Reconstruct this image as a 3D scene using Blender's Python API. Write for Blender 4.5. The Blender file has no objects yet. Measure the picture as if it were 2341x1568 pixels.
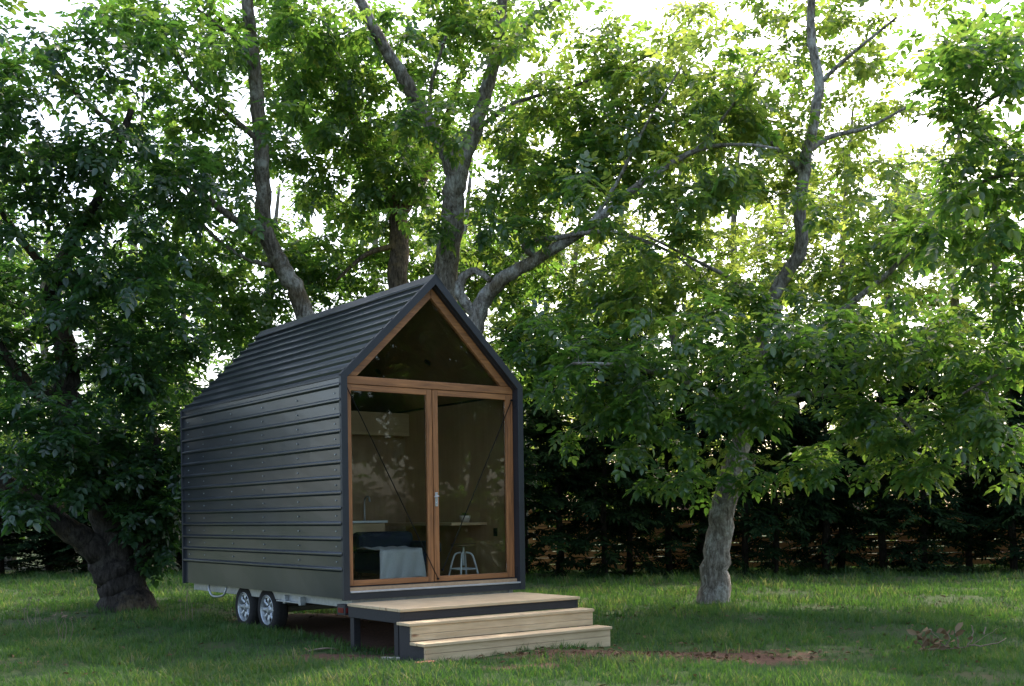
import bpy, bmesh, math, random
import numpy as np
from mathutils import Vector, Matrix
random.seed(7); rng=np.random.default_rng(7)
S=bpy.context.scene; C=S.collection
S.view_settings.view_transform='Standard'; S.view_settings.look='None'; S.view_settings.exposure=0
R=math.radians
FX=2560.; PX,PY=1170.5,1177.; RO=R(.8); H=1.42
def at(px,py,Y):
    u=(px-PX)/FX; v=(PY-py)/FX; c,s=math.cos(RO),math.sin(RO)
    return Vector((Y*(u*c+v*s),Y,H+Y*(-u*s+v*c)))
# ---------------------------------------------------------------- camera, light
cam=bpy.data.cameras.new('camera'); co=bpy.data.objects.new('camera',cam); C.objects.link(co); S.camera=co
cam.sensor_fit='HORIZONTAL'; cam.sensor_width=36; cam.lens=36*FX/2341; cam.shift_y=(PY-784)/2341
cam.clip_end=2000; cam.clip_start=.05
co.matrix_world=Matrix.Translation((0,0,H))@Matrix.Rotation(R(90),4,'X')@Matrix.Rotation(-RO,4,'Z')
w=bpy.data.worlds.new('World'); S.world=w; w.use_nodes=True
nt=w.node_tree; sky=nt.nodes.new('ShaderNodeTexSky'); sky.sky_type='NISHITA'; sky.sun_disc=False
SUN_EL=R(50); SUN_AZ=R(24)      # azimuth from +Y toward +X
sky.sun_elevation=SUN_EL; sky.sun_rotation=SUN_AZ; sky.dust_density=4.0; sky.air_density=1.0; sky.ozone_density=.5
wm=nt.nodes.new('ShaderNodeMixRGB'); wm.blend_type='MULTIPLY'; wm.inputs[0].default_value=1; wm.inputs[2].default_value=(1,.985,.965,1)
bg=nt.nodes['Background']; bg.inputs[1].default_value=.60; nt.links.new(sky.outputs[0],wm.inputs[1]); nt.links.new(wm.outputs[0],bg.inputs[0])
sl=bpy.data.lights.new('sun','SUN'); sl.energy=5; sl.angle=R(.5); sl.color=(1,.93,.8)
so=bpy.data.objects.new('sun',sl); C.objects.link(so)
sd=Vector((math.sin(SUN_AZ)*math.cos(SUN_EL),math.cos(SUN_AZ)*math.cos(SUN_EL),math.sin(SUN_EL)))
so.rotation_euler=sd.to_track_quat('Z','Y').to_euler(); so.location=(10,30,30)
# ---------------------------------------------------------------- materials
def newmat(name):
    m=bpy.data.materials.new(name); m.use_nodes=True
    return m,m.node_tree,m.node_tree.nodes['Principled BSDF']
def N(t,kind,**kw):
    n=t.nodes.new(kind)
    for k,v in kw.items():
        if k in n.inputs: n.inputs[k].default_value=v
        else: setattr(n,k,v)
    return n
def ramp(t,fac,stops):
    r=t.nodes.new('ShaderNodeValToRGB'); e=r.color_ramp.elements
    e[0].position=stops[0][0]; e[0].color=(*stops[0][1],1); e[1].position=stops[-1][0]; e[1].color=(*stops[-1][1],1)
    for p,c in stops[1:-1]:
        x=e.new(p); x.color=(*c,1)
    t.links.new(fac,r.inputs[0]); return r
def coords(t,scale=(1,1,1)):
    tc=t.nodes.new('ShaderNodeTexCoord'); mp=t.nodes.new('ShaderNodeMapping'); mp.inputs['Scale'].default_value=scale
    t.links.new(tc.outputs['Object'],mp.inputs[0]); return mp.outputs[0]
def bump(t,b,h,strength,dist=.01):
    n=N(t,'ShaderNodeBump',Strength=strength,Distance=dist); t.links.new(h,n.inputs['Height']); t.links.new(n.outputs[0],b.inputs['Normal'])
def noisy(name,stops,scale=5,detail=5,rough=.6,stretch=(1,1,1),bs=.2,bd=.01,metal=0,spec=.5,coat=0):
    m,t,b=newmat(name); v=coords(t,stretch)
    n=N(t,'ShaderNodeTexNoise',Scale=scale,Detail=detail,Roughness=.6); t.links.new(v,n.inputs['Vector'])
    r=ramp(t,n.outputs[0],stops); t.links.new(r.outputs[0],b.inputs['Base Color'])
    b.inputs['Roughness'].default_value=rough; b.inputs['Metallic'].default_value=metal; b.inputs['Specular IOR Level'].default_value=spec
    if coat: b.inputs['Coat Weight'].default_value=coat; b.inputs['Coat Roughness'].default_value=.18
    if bs: bump(t,b,n.outputs[0],bs,bd)
    return m
def timber(name,c0,c1,axis,scale=6,knots=False,rough=.55):
    st=[14,14,14]; st[axis]=.9
    m,t,b=newmat(name); v=coords(t,tuple(st))
    n=N(t,'ShaderNodeTexNoise',Scale=scale*.35,Detail=6,Roughness=.65,Distortion=.6); t.links.new(v,n.inputs['Vector'])
    r=ramp(t,n.outputs[0],[(.28,c0),(.5,tuple((a+b_)/2 for a,b_ in zip(c0,c1))),(.72,c1)])
    out=r.outputs[0]
    v2=coords(t,(1,1,1)); n2=N(t,'ShaderNodeTexNoise',Scale=3.1,Detail=3); t.links.new(v2,n2.inputs['Vector'])
    mx=N(t,'ShaderNodeMixRGB',blend_type='MULTIPLY'); mx.inputs[0].default_value=.6
    r2=ramp(t,n2.outputs[0],[(.3,(.68,.64,.6)),(.7,(1,1,1))]); t.links.new(out,mx.inputs[1]); t.links.new(r2.outputs[0],mx.inputs[2]); out=mx.outputs[0]
    if knots:
        sc=[7,7,7]; sc[axis]=2.2
        v3=coords(t,tuple(sc)); vo=N(t,'ShaderNodeTexVoronoi',Scale=1.0); t.links.new(v3,vo.inputs['Vector'])
        rk=ramp(t,vo.outputs['Distance'],[(.05,(1,1,1)),(.15,(0,0,0))])
        mk=N(t,'ShaderNodeMixRGB'); mk.inputs[2].default_value=(.2,.1,.045,1); t.links.new(rk.outputs[0],mk.inputs[0]); t.links.new(out,mk.inputs[1]); out=mk.outputs[0]
    t.links.new(out,b.inputs['Base Color']); b.inputs['Roughness'].default_value=rough
    bump(t,b,n.outputs[0],.15,.004)
    return m
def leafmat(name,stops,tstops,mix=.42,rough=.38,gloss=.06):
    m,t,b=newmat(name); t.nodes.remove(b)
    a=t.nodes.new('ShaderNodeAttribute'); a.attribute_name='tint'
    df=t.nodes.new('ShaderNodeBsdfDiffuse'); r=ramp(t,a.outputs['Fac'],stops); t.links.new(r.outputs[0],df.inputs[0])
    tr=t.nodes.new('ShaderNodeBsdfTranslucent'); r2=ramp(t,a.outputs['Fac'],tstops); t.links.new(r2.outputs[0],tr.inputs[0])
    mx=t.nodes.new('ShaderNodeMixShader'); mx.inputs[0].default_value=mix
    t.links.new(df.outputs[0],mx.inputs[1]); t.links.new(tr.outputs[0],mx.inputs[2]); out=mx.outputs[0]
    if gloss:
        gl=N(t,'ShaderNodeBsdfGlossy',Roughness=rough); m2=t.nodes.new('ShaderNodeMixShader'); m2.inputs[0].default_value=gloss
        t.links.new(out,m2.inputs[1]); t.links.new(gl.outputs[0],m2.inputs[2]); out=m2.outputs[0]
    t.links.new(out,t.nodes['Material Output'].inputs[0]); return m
def barkmat(name,dark,mid,pale,lichen):
    m,t,b=newmat(name)
    v=coords(t,(1,1,.3)); n=N(t,'ShaderNodeTexNoise',Scale=16,Detail=8,Roughness=.72,Distortion=.4); t.links.new(v,n.inputs['Vector'])
    r=ramp(t,n.outputs[0],[(.32,dark),(.5,mid),(.68,pale)])
    v2=coords(t); n2=N(t,'ShaderNodeTexNoise',Scale=2.4,Detail=8,Roughness=.75); t.links.new(v2,n2.inputs['Vector'])
    r2=ramp(t,n2.outputs[0],[(.50,(0,0,0)),(.60,(.9,.9,.9))])
    mx=N(t,'ShaderNodeMixRGB'); mx.inputs[2].default_value=(*lichen,1); t.links.new(r2.outputs[0],mx.inputs[0]); t.links.new(r.outputs[0],mx.inputs[1])
    n4=N(t,'ShaderNodeTexNoise',Scale=1.1,Detail=5,Roughness=.7); t.links.new(v2,n4.inputs['Vector']); r4=ramp(t,n4.outputs[0],[(.54,(0,0,0)),(.68,(.55,.55,.55))])
    m4=N(t,'ShaderNodeMixRGB'); m4.inputs[2].default_value=(.17,.12,.045,1); t.links.new(r4.outputs[0],m4.inputs[0]); t.links.new(mx.outputs[0],m4.inputs[1])
    n5=N(t,'ShaderNodeTexNoise',Scale=26,Detail=6,Roughness=.7); t.links.new(v,n5.inputs['Vector']); r5=ramp(t,n5.outputs[0],[(.36,(.3,.28,.25)),(.56,(1,1,1))])
    m5=N(t,'ShaderNodeMixRGB',blend_type='MULTIPLY'); m5.inputs[0].default_value=.85; t.links.new(m4.outputs[0],m5.inputs[1]); t.links.new(r5.outputs[0],m5.inputs[2])
    t.links.new(m5.outputs[0],b.inputs['Base Color']); b.inputs['Roughness'].default_value=.9; b.inputs['Specular IOR Level'].default_value=.2
    bump(t,b,n.outputs[0],1.0,.07); return m
M={}
M['clad']=noisy('charcoal_steel',[(.3,(.016,.0195,.026)),(.7,(.025,.0295,.038))],scale=2.5,rough=.34,bs=.06,bd=.01,metal=.1,spec=.6,coat=.4)
M['flash']=noisy('dark_flashing',[(.3,(.013,.0155,.021)),(.7,(.020,.0235,.031))],scale=3,rough=.42,bs=.03)
M['black']=noisy('black_painted_timber',[(.3,(.008,.008,.010)),(.7,(.018,.018,.021))],scale=8,rough=.6,bs=.2,stretch=(1,6,6))
M['cedarx']=timber('cedar_rail',(.15,.058,.019),(.44,.185,.060),0)
M['cedarz']=timber('cedar_stile',(.15,.058,.019),(.44,.185,.060),2)
M['pine']=timber('pale_pine',(.44,.32,.18),(.65,.505,.31),0,knots=True)
M['plyr']=timber('plywood_lining',(.46,.295,.145),(.58,.39,.205),2,scale=3)
M['plyd']=timber('plywood_partition',(.27,.17,.085),(.36,.235,.125),2,scale=3)
M['loft']=timber('pale_beam',(.47,.32,.165),(.60,.43,.24),0,scale=3)
M['floor']=timber('timber_floor',(.3,.19,.1),(.45,.3,.17),1)
M['galv']=noisy('galvanised_steel',[(.3,(.30,.32,.33)),(.7,(.46,.48,.49))],scale=20,rough=.42,metal=.6,bs=.05)
M['alu']=noisy('aluminium_sill',[(.3,(.40,.41,.42)),(.7,(.55,.56,.57))],scale=9,rough=.35,metal=.6,bs=.03)
M['tyre']=noisy('tyre_rubber',[(.3,(.012,.012,.012)),(.7,(.028,.027,.026))],scale=30,rough=.9,bs=.3,spec=.2)
M['rod']=noisy('black_rod',[(.3,(.006,.006,.006)),(.7,(.010,.010,.010))],scale=30,rough=.9,bs=0,spec=.1)
M['red']=noisy('red_lens',[(.3,(.10,.008,.008)),(.7,(.15,.012,.012))],scale=40,rough=.25,bs=.1)
M['white']=noisy('white_paint',[(.3,(.68,.69,.67)),(.7,(.8,.81,.78))],scale=12,rough=.45,bs=.05)
M['seat']=timber('stool_seat',(.1,.05,.025),(.2,.11,.05),0)
M['navy']=noisy('navy_fabric',[(.3,(.010,.014,.028)),(.7,(.02,.027,.05))],scale=60,rough=.9,bs=.5,bd=.004)
M['throw']=noisy('white_knit',[(.3,(.6,.6,.59)),(.7,(.82,.82,.8))],scale=90,rough=.95,bs=.8,bd=.006)
M['pot']=noisy('clay_pot',[(.3,(.5,.4,.3)),(.7,(.66,.55,.43))],scale=25,rough=.7)
M['stick']=noisy('dead_wood',[(.3,(.10,.072,.05)),(.7,(.23,.18,.13))],scale=20,rough=.9,bs=.4)
M['offcut']=noisy('weathered_offcut',[(.3,(.26,.23,.19)),(.7,(.42,.38,.32))],scale=15,rough=.9)
M['brick']=noisy('red_brick',[(.3,(.25,.08,.045)),(.7,(.4,.15,.09))],scale=30,rough=.95,bs=.5)
M['fence']=timber('orange_fence',(.50,.21,.06),(.72,.36,.11),0)
M['bark']=barkmat('grey_bark',(.07,.057,.045),(.205,.172,.135),(.37,.33,.28),(.46,.44,.39))
M['barkpale']=barkmat('sunlit_pale_bark',(.10,.087,.072),(.29,.25,.21),(.49,.46,.41),(.58,.56,.51))  # bark and lichen paled, sunlight on the stems put into the colour
M['barkbrown']=barkmat('brown_bark',(.05,.037,.027),(.14,.105,.078),(.25,.19,.145),(.28,.20,.11))
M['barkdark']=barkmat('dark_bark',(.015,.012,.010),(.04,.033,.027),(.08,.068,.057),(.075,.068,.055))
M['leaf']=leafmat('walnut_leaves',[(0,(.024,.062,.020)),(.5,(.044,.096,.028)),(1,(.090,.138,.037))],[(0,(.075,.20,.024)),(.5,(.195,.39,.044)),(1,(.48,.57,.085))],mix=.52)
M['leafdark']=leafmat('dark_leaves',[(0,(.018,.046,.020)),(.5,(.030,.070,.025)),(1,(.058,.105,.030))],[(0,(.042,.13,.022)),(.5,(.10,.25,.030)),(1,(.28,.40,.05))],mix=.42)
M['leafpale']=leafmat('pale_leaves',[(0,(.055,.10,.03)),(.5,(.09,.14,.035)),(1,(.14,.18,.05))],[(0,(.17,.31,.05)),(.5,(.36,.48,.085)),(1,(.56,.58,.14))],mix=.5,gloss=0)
M['needle']=leafmat('conifer_needles',[(0,(.011,.023,.012)),(.5,(.018,.038,.017)),(1,(.036,.060,.025))],[(0,(.02,.05,.015)),(1,(.07,.14,.03))],mix=.28,gloss=0)
M['grass']=leafmat('grass_blades',[(0,(.024,.062,.017)),(.6,(.047,.100,.025)),(.88,(.088,.122,.038)),(1,(.19,.165,.085))],[(0,(.045,.145,.018)),(.6,(.125,.27,.036)),(1,(.31,.31,.1))],mix=.37,gloss=.02,rough=.5)
M['litter']=leafmat('fallen_leaves',[(0,(.05,.033,.02)),(.5,(.095,.066,.038)),(1,(.18,.135,.08))],[(0,(.08,.05,.025)),(1,(.18,.13,.07))],mix=.12,gloss=0)
def glassmat():
    m,t,b=newmat('window_glass'); t.nodes.remove(b)
    fr=N(t,'ShaderNodeFresnel',IOR=1.40); tp=t.nodes.new('ShaderNodeBsdfTransparent'); tp.inputs[0].default_value=(.90,.92,.91,1)
    gl=N(t,'ShaderNodeBsdfGlossy',Roughness=.02); mx=t.nodes.new('ShaderNodeMixShader')
    t.links.new(fr.outputs[0],mx.inputs[0]); t.links.new(tp.outputs[0],mx.inputs[1]); t.links.new(gl.outputs[0],mx.inputs[2])
    t.links.new(mx.outputs[0],t.nodes['Material Output'].inputs[0]); return m
M['glass']=glassmat()
def groundmat():
    m,t,b=newmat('lawn_soil'); v=coords(t)
    n=N(t,'ShaderNodeTexNoise',Scale=1.3,Detail=8,Roughness=.7); t.links.new(v,n.inputs['Vector'])
    r=ramp(t,n.outputs[0],[(.3,(.024,.044,.014)),(.5,(.036,.060,.019)),(.68,(.055,.054,.026))])
    n2=N(t,'ShaderNodeTexNoise',Scale=35,Detail=6,Roughness=.7); t.links.new(v,n2.inputs['Vector'])
    rd=ramp(t,n2.outputs[0],[(.3,(.038,.022,.015)),(.7,(.13,.072,.048))])
    a=t.nodes.new('ShaderNodeAttribute'); a.attribute_name='dirt'
    ad=N(t,'ShaderNodeMath',operation='ADD'); t.links.new(a.outputs['Fac'],ad.inputs[0])
    n3=N(t,'ShaderNodeTexNoise',Scale=6,Detail=6); t.links.new(v,n3.inputs['Vector'])
    mu=N(t,'ShaderNodeMath',operation='MULTIPLY_ADD'); mu.inputs[1].default_value=1.0; mu.inputs[2].default_value=-.5
    t.links.new(n3.outputs[0],mu.inputs[0]); t.links.new(mu.outputs[0],ad.inputs[1])
    rm=ramp(t,ad.outputs[0],[(.3,(0,0,0)),(.55,(1,1,1))])
    mx=t.nodes.new('ShaderNodeMixRGB'); t.links.new(rm.outputs[0],mx.inputs[0]); t.links.new(r.outputs[0],mx.inputs[1]); t.links.new(rd.outputs[0],mx.inputs[2])
    t.links.new(mx.outputs[0],b.inputs['Base Color']); b.inputs['Roughness'].default_value=.95; b.inputs['Specular IOR Level'].default_value=.15
    bump(t,b,n2.outputs[0],.6,.03); return m
M['ground']=groundmat()
# ---------------------------------------------------------------- helpers
def tag(o,label=None,cat=None,group=None,kind=None):
    if label: o['label']=label
    if cat: o['category']=cat
    if group: o['group']=group
    if kind: o['kind']=kind
    return o
def empty(name,loc,rz=0,**k):
    o=bpy.data.objects.new(name,None); C.objects.link(o); o.location=loc; o.rotation_euler=(0,0,rz); o.empty_display_size=.2
    return tag(o,**k)
def smoothpath(pts,rad,sub=5):
    P=[Vector(p) for p in pts]; out=[];ro=[]
    n=len(P)
    for i in range(n-1):
        p0=P[max(i-1,0)];p1=P[i];p2=P[i+1];p3=P[min(i+2,n-1)]
        for k in range(sub):
            t=k/sub
            out.append(.5*((2*p1)+(p2-p0)*t+(2*p0-5*p1+4*p2-p3)*t*t+(3*p1-p0-3*p2+p3)*t**3)); ro.append(rad[i]*(1-t)+rad[i+1]*t)
    out.append(P[-1]); ro.append(rad[-1]); return out,ro
class MB:
    def __init__(s): s.v=[];s.f=[]
    def box(s,x0,y0,z0,x1,y1,z1):
        b=len(s.v); s.v+=[(x0,y0,z0),(x1,y0,z0),(x1,y1,z0),(x0,y1,z0),(x0,y0,z1),(x1,y0,z1),(x1,y1,z1),(x0,y1,z1)]
        s.f+=[tuple(b+i for i in q) for q in((0,3,2,1),(4,5,6,7),(0,1,5,4),(1,2,6,5),(2,3,7,6),(3,0,4,7))]; return s
    def prism(s,pts,a0,a1,axis='y'):
        b=len(s.v); n=len(pts)
        for a in(a0,a1):
            for p,q in pts: s.v.append((p,a,q) if axis=='y' else (a,p,q))
        s.f.append(tuple(b+i for i in range(n))); s.f.append(tuple(b+n+i for i in reversed(range(n))))
        for i in range(n): j=(i+1)%n; s.f.append((b+i,b+n+i,b+n+j,b+j))
        return s
    def sheet(s,rows):
        b=len(s.v); n=len(rows[0])
        for r in rows: s.v+=[tuple(p) for p in r]
        for i in range(len(rows)-1):
            for j in range(n-1): s.f.append((b+i*n+j,b+i*n+j+1,b+(i+1)*n+j+1,b+(i+1)*n+j))
        return s
    def tube(s,pts,rad,n=8,noise=0,cap=True,lobe=0):
        P=[Vector(p) for p in pts]
        if not hasattr(rad,'__len__'): rad=[rad]*len(P)
        b=len(s.v); up=None; ph=random.uniform(0,6.28); z0=P[0].z
        for i,p in enumerate(P):
            d=(P[min(i+1,len(P)-1)]-P[max(i-1,0)]).normalized()
            if up is None: up=d.orthogonal().normalized()
            else: up=(up-d*up.dot(d)).normalized()
            sx=d.cross(up)
            for k in range(n):
                a=2*math.pi*k/n; r=rad[i]
                if noise: r*=1+noise*(math.sin(3*a+ph+i*.55)+.7*math.sin(5*a-ph+i*.9))*.6+random.uniform(-noise,noise)*.5
                if lobe: r*=1+lobe*max(0,1-(p.z-z0)/.7)*math.sin(5*a+ph)
                s.v.append(tuple(p+(up*math.cos(a)+sx*math.sin(a))*r))
        for i in range(len(P)-1):
            for k in range(n):
                k2=(k+1)%n; s.f.append((b+i*n+k,b+i*n+k2,b+(i+1)*n+k2,b+(i+1)*n+k))
        if cap:
            s.f.append(tuple(b+k for k in reversed(range(n)))); e=b+(len(P)-1)*n; s.f.append(tuple(e+k for k in range(n)))
        return s
    def lathe(s,prof,c,axis='z',n=20):
        b=len(s.v); c=Vector(c)
        for r,h in prof:
            for k in range(n):
                a=2*math.pi*k/n; x,y=r*math.cos(a),r*math.sin(a)
                p=Vector((x,y,h)) if axis=='z' else (Vector((h,x,y)) if axis=='x' else Vector((x,h,y)))
                s.v.append(tuple(c+p))
        for i in range(len(prof)-1):
            for k in range(n):
                k2=(k+1)%n; s.f.append((b+i*n+k,b+i*n+k2,b+(i+1)*n+k2,b+(i+1)*n+k))
        return s
    def build(s,name,mat,parent=None,smooth=False,bevel=0,recalc=True):
        me=bpy.data.meshes.new(name); me.from_pydata(s.v,[],s.f)
        if recalc:
            bm=bmesh.new(); bm.from_mesh(me); bmesh.ops.recalc_face_normals(bm,faces=bm.faces); bm.to_mesh(me); bm.free()
        me.materials.append(M[mat])
        if smooth: me.polygons.foreach_set('use_smooth',[True]*len(me.polygons))
        o=bpy.data.objects.new(name,me); C.objects.link(o); o.parent=parent
        if bevel:
            bv=o.modifiers.new('bevel','BEVEL'); bv.width=bevel; bv.segments=2; bv.limit_method='ANGLE'
        return o
# ---- quad cloud: leaf templates placed by the thousand inside ONE crown mesh
def leaflet(o,d,nrm,L,W,fold=.18,cup=.12):
    d=Vector(d).normalized(); nrm=Vector(nrm).normalized(); sd_=nrm.cross(d).normalized(); o=Vector(o)
    up=nrm*W*fold; dn=-nrm*L*cup
    return [o,o+d*L*.30-sd_*W*.46+up,o+d*L*.66-sd_*W*.46+up+dn*.5,o+d*L+dn,o+d*L*.66+sd_*W*.46+up+dn*.5,o+d*L*.30+sd_*W*.46+up]
def tmpl(lfs):
    v=np.array([[tuple(p) for p in l] for l in lfs],dtype=np.float32).reshape(-1,3)
    q=[]
    for i in range(len(lfs)): b=6*i; q+=[(b,b+1,b+2,b+3),(b,b+3,b+4,b+5)]
    return v,np.array(q,dtype=np.int32)
def walnut(seed):
    r=random.Random(seed); out=[]; n=r.choice([2,3,3]); L=r.uniform(.24,.33); X=lambda t:Vector((L*t,0,-.22*L*t*t))
    for i in range(n):
        t=.35+.55*i/max(n-1,1)
        for sgn in(-1,1):
            a=R(r.uniform(48,72)); out.append(leaflet(X(t),(math.cos(a),sgn*math.sin(a),r.uniform(-.35,.0)),(r.uniform(-.2,.2),r.uniform(-.25,.25),1),r.uniform(.095,.135),r.uniform(.058,.076)))
    out.append(leaflet(X(1),(1,r.uniform(-.2,.2),-.3),(0,r.uniform(-.2,.2),1),r.uniform(.12,.16),r.uniform(.066,.086)))
    return tmpl(out)
def frond(seed):
    r=random.Random(seed); out=[]
    for i in range(5):
        for sgn in(-1,1):
            a=R(r.uniform(30,60)); out.append(leaflet((.3*i/5,0,-.03*i/5),(math.cos(a),sgn*math.sin(a),r.uniform(-.5,.1)),(0,r.uniform(-.3,.3),1),r.uniform(.1,.17),.045))
    out.append(leaflet((.28,0,-.03),(1,0,-.3),(0,0,1),.14,.05)); return tmpl(out)
def tuft(seed,n=7):
    r=random.Random(seed); out=[]
    for i in range(n):
        a=r.uniform(0,6.283); h=r.uniform(.035,.095); le=r.uniform(.15,1.1); w_=r.uniform(.004,.0085)
        o=Vector((r.uniform(-.05,.05),r.uniform(-.05,.05),-.005)); d=Vector((math.cos(a),math.sin(a),0)); s_=Vector((-d.y,d.x,0))*w_*.5
        m=o+Vector((0,0,h*.55))+d*h*le*.3; tp=o+Vector((0,0,h))+d*h*le
        out.append([o-s_,m-s_,tp-s_*.2,tp+s_*.2,m+s_,o+s_])
    v=np.array([[tuple(p) for p in l] for l in out],dtype=np.float32).reshape(-1,3); q=[]
    for i in range(n): b=6*i; q+=[(b,b+1,b+4,b+5),(b+1,b+2,b+3,b+4)]
    return v,np.array(q,dtype=np.int32)
WAL=[walnut(i) for i in range(8)]; FRO=[frond(i) for i in range(5)]; TUF=[tuft(i) for i in range(10)]
ONE=[tmpl([leaflet((-.05,0,.0),(1,0,0),(.1,.1,1),.12,.06,.3,-.15)]),tmpl([leaflet((-.04,0,.0),(1,0,0),(-.1,.2,1),.09,.05,.45,.25)])]
def cloud(name,mat,parent,pos,dirs,ups,scale,tint,templates,smooth=False):
    pos=np.asarray(pos,np.float32); d=np.asarray(dirs,np.float32); u=np.asarray(ups,np.float32); sc=np.asarray(scale,np.float32)
    d/=np.linalg.norm(d,axis=1,keepdims=True)+1e-9; y=np.cross(u,d); y/=np.linalg.norm(y,axis=1,keepdims=True)+1e-9; z=np.cross(d,y)
    which=rng.integers(0,len(templates),len(pos)); Vs=[];Qs=[];Ts=[];off=0
    for k,(tv,tq) in enumerate(templates):
        i=np.where(which==k)[0]
        if not len(i): continue
        vv=(d[i][:,None,:]*tv[None,:,0:1]+y[i][:,None,:]*tv[None,:,1:2]+z[i][:,None,:]*tv[None,:,2:3])*sc[i][:,None,None]+pos[i][:,None,:]
        qq=tq[None]+(np.arange(len(i))*len(tv))[:,None,None]+off
        Vs.append(vv.reshape(-1,3)); Qs.append(qq.reshape(-1,4)); off+=len(i)*len(tv)
        Ts.append(np.clip(np.repeat(np.asarray(tint)[i],len(tq))+rng.normal(0,.05,len(i)*len(tq)),0,1))
    V=np.concatenate(Vs);Q=np.concatenate(Qs);T=np.concatenate(Ts).astype(np.float32)
    me=bpy.data.meshes.new(name); me.vertices.add(len(V)); me.vertices.foreach_set('co',V.ravel())
    me.loops.add(Q.size); me.loops.foreach_set('vertex_index',Q.ravel().astype(np.int32))
    me.polygons.add(len(Q)); me.polygons.foreach_set('loop_start',np.arange(0,Q.size,4,dtype=np.int32))
    me.update(calc_edges=True); a=me.attributes.new('tint','FLOAT','FACE'); a.data.foreach_set('value',T)
    me.materials.append(M[mat]); o=bpy.data.objects.new(name,me); C.objects.link(o); o.parent=parent; return o
# ---------------------------------------------------------------- trees
def tree(name,label,cat,limbs,blobs,bark='bark',leaf='leaf',lsc=1.0,nleaf=9,group=None,tint=.45,dens=.5):
    base=at(*limbs[0][0][:3])
    base.z=0
    root=empty(name,base,label=label,cat=cat,group=group)
    nodes=[];nr=[]
    for li,l in enumerate(limbs):
        P=[at(*q[:3])-base for q in l]; rad=[q[3] for q in l]
        if li==0: P[0].z=-.1
        pts,rr=smoothpath(P,rad,7)
        for i in range(1,len(pts)-1): pts[i]=pts[i]+Vector((random.gauss(0,1),random.gauss(0,1),random.gauss(0,.5)))*rr[i]*.10
        if li==0:
            rr=[r*(1+.26*max(0,1-(p.z+.1)/.4)**2) for p,r in zip(pts,rr)]
        mb=MB(); mb.tube(pts,rr,n=18 if rr[0]>.1 else 9,noise=.045,lobe=.09 if li==0 else 0)
        mb.build('trunk' if li==0 else 'limb',bark,root,smooth=True,recalc=False)
        nodes+=[tuple(p) for p in pts]; nr+=list(rr)
    # sprays
    tg=[];tt=[]
    for b in blobs:
        c=at(b[0],b[1],b[2])-base; n=max(2,int(b[6]*dens)); tn=b[7] if len(b)>7 else tint  # blob tint puts sunlit yellow-green and shaded darker foliage into leaf colour
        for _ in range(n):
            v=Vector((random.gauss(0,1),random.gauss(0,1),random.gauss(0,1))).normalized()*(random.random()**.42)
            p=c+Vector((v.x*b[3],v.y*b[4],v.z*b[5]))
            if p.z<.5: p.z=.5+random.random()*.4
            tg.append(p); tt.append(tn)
    nodes=np.array(nodes,dtype=np.float64); nr=np.array(nr)
    tz=nodes[:,2]>.8
    D=[np.min(np.linalg.norm(nodes[tz]-np.array(p),axis=1)) for p in tg]
    order=np.argsort(D); tw=MB(); LP=[];LD=[];LU=[];LS=[];LT=[]
    for oi in order:
        p=tg[oi]; pa=np.array(p); dd=np.linalg.norm(nodes-pa,axis=1)+(nodes[:,2]<.8)*50+np.maximum(0,nodes[:,2]-pa[2])*.3
        j=int(np.argmin(dd)); q=Vector(nodes[j]); ln=(p-q).length
        if ln<.05: continue
        k=max(3,int(ln/.35)+2); mid=Vector((random.gauss(0,.12)*ln,random.gauss(0,.12)*ln,random.uniform(-.02,.16)*ln))
        r0=min(nr[j]*.7,.006+.0085*ln); path=[];rad=[]
        for a in range(k+1):
            t=a/k; path.append(q.lerp(p,t)+mid*(4*t*(1-t))+Vector((random.gauss(0,.012),random.gauss(0,.012),random.gauss(0,.012)))*(1 if 0<a<k else 0)); rad.append(r0*(1-t)+.0035*t)
        tw.tube(path,rad,n=4,cap=False)
        nodes=np.vstack([nodes,np.array([tuple(x) for x in path[1:]])]); nr=np.concatenate([nr,rad[1:]])
        tdir=(path[-1]-path[-2]).normalized(); n=max(4,int(random.gauss(nleaf,nleaf*.25)+min(ln,2.5)*1.8))
        for _ in range(n):
            t=1-abs(random.gauss(0,.32))*min(1,.75/ln) if random.random()<.75 else random.uniform(.35,1)
            t=min(max(t,.15),1); f=t*k; a=min(int(f),k-1); c=path[a].lerp(path[a+1],f-a)
            rv=Vector((random.gauss(0,1),random.gauss(0,1),random.gauss(0,.45)))
            d=(rv.normalized()+tdir*.45+Vector((0,0,-.22))).normalized()
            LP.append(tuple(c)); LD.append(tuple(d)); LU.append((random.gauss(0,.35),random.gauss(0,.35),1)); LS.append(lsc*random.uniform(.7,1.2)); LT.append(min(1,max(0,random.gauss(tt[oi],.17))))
    t_=tw.build('twigs',bark,root,smooth=True,recalc=False); tag(t_,kind='stuff')
    cloud('crown',leaf,root,LP,LD,LU,LS,LT,WAL)
    return root
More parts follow.
